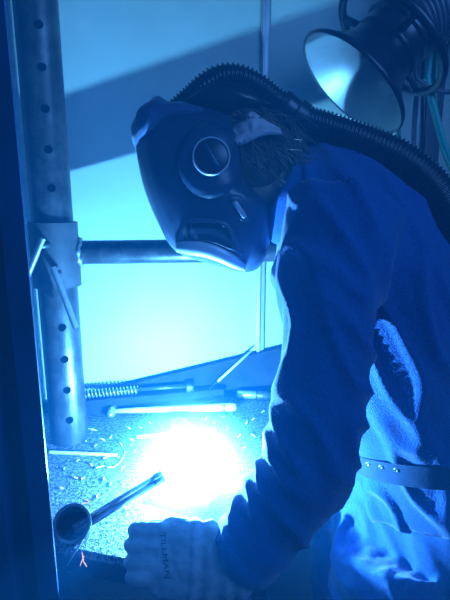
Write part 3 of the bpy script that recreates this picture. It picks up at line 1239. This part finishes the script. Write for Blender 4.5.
# side window frame + window
bm = bmesh.new()
draped(bm, [(183, 222), (188, 218), (205, 218), (224, 221), (231, 227), (241, 246), (244, 256), (238, 258), (220, 249), (198, 243), (178, 244), (177, 240)], sb, 0.0035)
new_obj('window_frame', bm, m_shell_lit, helmet)
bm = bmesh.new()
draped(bm, [(187, 222.5), (205, 221.5), (222, 224), (227, 228), (238, 248), (239, 253), (222, 246), (200, 240), (185, 239)], sb, 0.0052, n_r=4)
new_obj('side_window', bm, m_lens, helmet)
# pale bezel of the front opening, along the underside
bez = [(176, 247, 5), (190, 247, 8), (205, 249, 8.5), (220, 254, 8.5), (234, 261, 7.5), (245, 268, 3.5)]
bm = bmesh.new()
s = catmull([tuple(map(float, q)) for q in bez], 6)
rr_ = []
for x, y, h_ in s:
    la, na = hit(sb, x, y - 3)
    if la is None:
        la = P(x, y, 0.72)
    rr_.append((la.y, x, y, h_))
ymin = [q[0] for q in rr_]
rings = []
for yy, x, y, h_ in rr_:
    c = P(x, y, yy - 0.008)
    mm = M_PX(x, y, yy)
    far = Vector((0, 2 * (HYC - yy) + 0.016, 0))
    rings.append([c + Vector((0, 0, h_ * mm)), c + Vector((0, -0.005, h_ * mm * 0.5)), c + Vector((0, -0.005, -h_ * mm * 0.5)), c + Vector((0, 0, -h_ * mm)),
                  c + far + Vector((0, 0, -h_ * mm)), c + far + Vector((0, 0, h_ * mm))])
loft(bm, rings)
sharp(new_obj('front_bezel', bm, m_silver, helmet), 60)
# lever / slider
bm = bmesh.new()
draped(bm, [(228, 196), (240, 196), (250, 214), (248, 222), (238, 218)], sb, 0.0022)
new_obj('latch_plate', bm, m_shell, helmet)
bm = bmesh.new()
draped(bm, [(232, 203), (234.5, 200.5), (237, 202), (245, 214), (245, 217.5), (241.5, 218)], sb, 0.0055)
lat = new_obj('latch', bm, m_ring, helmet)
lat['label'] = 'pale grey sliding latch'

# fabric crown cover
bm = bmesh.new()
inflate(bm, [(136, 134), (141, 122), (152, 112), (163, 104), (172, 108), (195, 110), (212, 118), (204, 126), (180, 134), (160, 142), (140, 155)], HYC - 0.005, 0.112, 2.5, sub=4)
remeshed('crown_cover', bm, 0.004, m_cover, helmet, 4, lambda co, n: 0.004 * noise.noise(co * 40) + 0.003 * noise.noise(co * 22))
# dark headgear behind the crown
bm = bmesh.new()
inflate(bm, [(176, 108), (196, 92), (214, 84), (240, 86), (262, 98), (272, 112), (262, 117), (250, 112), (238, 120), (226, 128), (200, 118)], HYC, 0.075, 2.3, sub=4)
remeshed('headgear', bm, 0.004, m_black, helmet, 3)

# breathing hose
hp = [(172, 110, .78, 9), (190, 97, .775, 11), (206, 85, .77, 13), (222, 78, .77, 14), (240, 79, .77, 14), (258, 88, .77, 14), (278, 104, .77, 14.5), (300, 119, .77, 15.5),
      (330, 130, .77, 17), (365, 144, .76, 19), (395, 159, .75, 20.5), (420, 179, .74, 22), (438, 203, .73, 23), (452, 240, .72, 24), (458, 300, .72, 24), (462, 380, .72, 24)]
s = catmull([tuple(map(float, q)) for q in hp], 10)
path = [(P(a[0], a[1], a[2]), a[3] * M_PX(a[0], a[1], a[2])) for a in s]
path = resample(path, 0.00085)
bm = bmesh.new()
tube(bm, path, 22, rib=(0.0064, 0.0034))
hose = new_obj('breathing_hose', bm, m_rubber, helmet)
bm = bmesh.new()
ca, cb_, cc_ = P(280, 105, .77), P(291, 113, .77), P(303, 121, .77)
mm = M_PX(290, 112, .77)
Mc = axis_matrix(cb_, cc_ - ca)
hl = (cc_ - ca).length / 2
lathe(bm, [(13 * mm, -hl), (16 * mm, -hl), (16.5 * mm, -hl * .6), (15.5 * mm, -hl * .5), (15.5 * mm, hl * .2), (17.5 * mm, hl * .3), (17.5 * mm, hl), (13 * mm, hl)], Mc, 32)
sharp(new_obj('coupling', bm, m_black, helmet), 40)

# ------------------------------------------------------------------ light
ld = bpy.data.lights.new('arc_lamp', 'POINT')
ld.color = (0.095, 0.44, 1.0)
ld.energy = 130
ld.shadow_soft_size = 0.005
lo = bpy.data.objects.new('arc_lamp', ld)
lo.location = arc + Vector((0, -0.004, 0.012))
C.objects.link(lo)

ad = bpy.data.lights.new('shop_fill', 'AREA')  # shop light tinted blue, added as fill in place of the glare veil
ad.shape = 'RECTANGLE'
ad.size = 0.9
ad.size_y = 0.6
ad.color = (0.08, 0.31, 1.0)
ad.energy = 15
ao = bpy.data.objects.new('shop_fill', ad)
ao.location = (0.95, -0.15, 2.15)
ao.rotation_euler = (Vector((0.22, 0.75, 1.35)) - Vector((0.95, -0.15, 2.15))).to_track_quat('-Z', 'Y').to_euler()
C.objects.link(ao)

w_ = bpy.data.worlds.new('world')
scene.world = w_
w_.use_nodes = True
nt = w_.node_tree
bg = nt.nodes['Background']
bg.inputs['Color'].default_value = (0.02, 0.1, 0.3, 1)
bg.inputs['Strength'].default_value = 0.3
vs_ = nt.nodes.new('ShaderNodeVolumeScatter')          # air haze added to carry the veil of lens glare
vs_.inputs['Color'].default_value = (0.02, 0.46, 1.0, 1)
vs_.inputs['Density'].default_value = 0.135
vs_.inputs['Anisotropy'].default_value = 0.0
nt.links.new(vs_.outputs[0], nt.nodes['World Output'].inputs['Volume'])

scene.cycles.use_denoising = True
scene.cycles.volume_bounces = 0
vsn = scene.view_settings
scene.display_settings.display_device = 'sRGB'
vsn.view_transform = 'Standard'
vsn.look = 'None'
vsn.exposure = 0
vsn.gamma = 1
vsn.use_curve_mapping = False
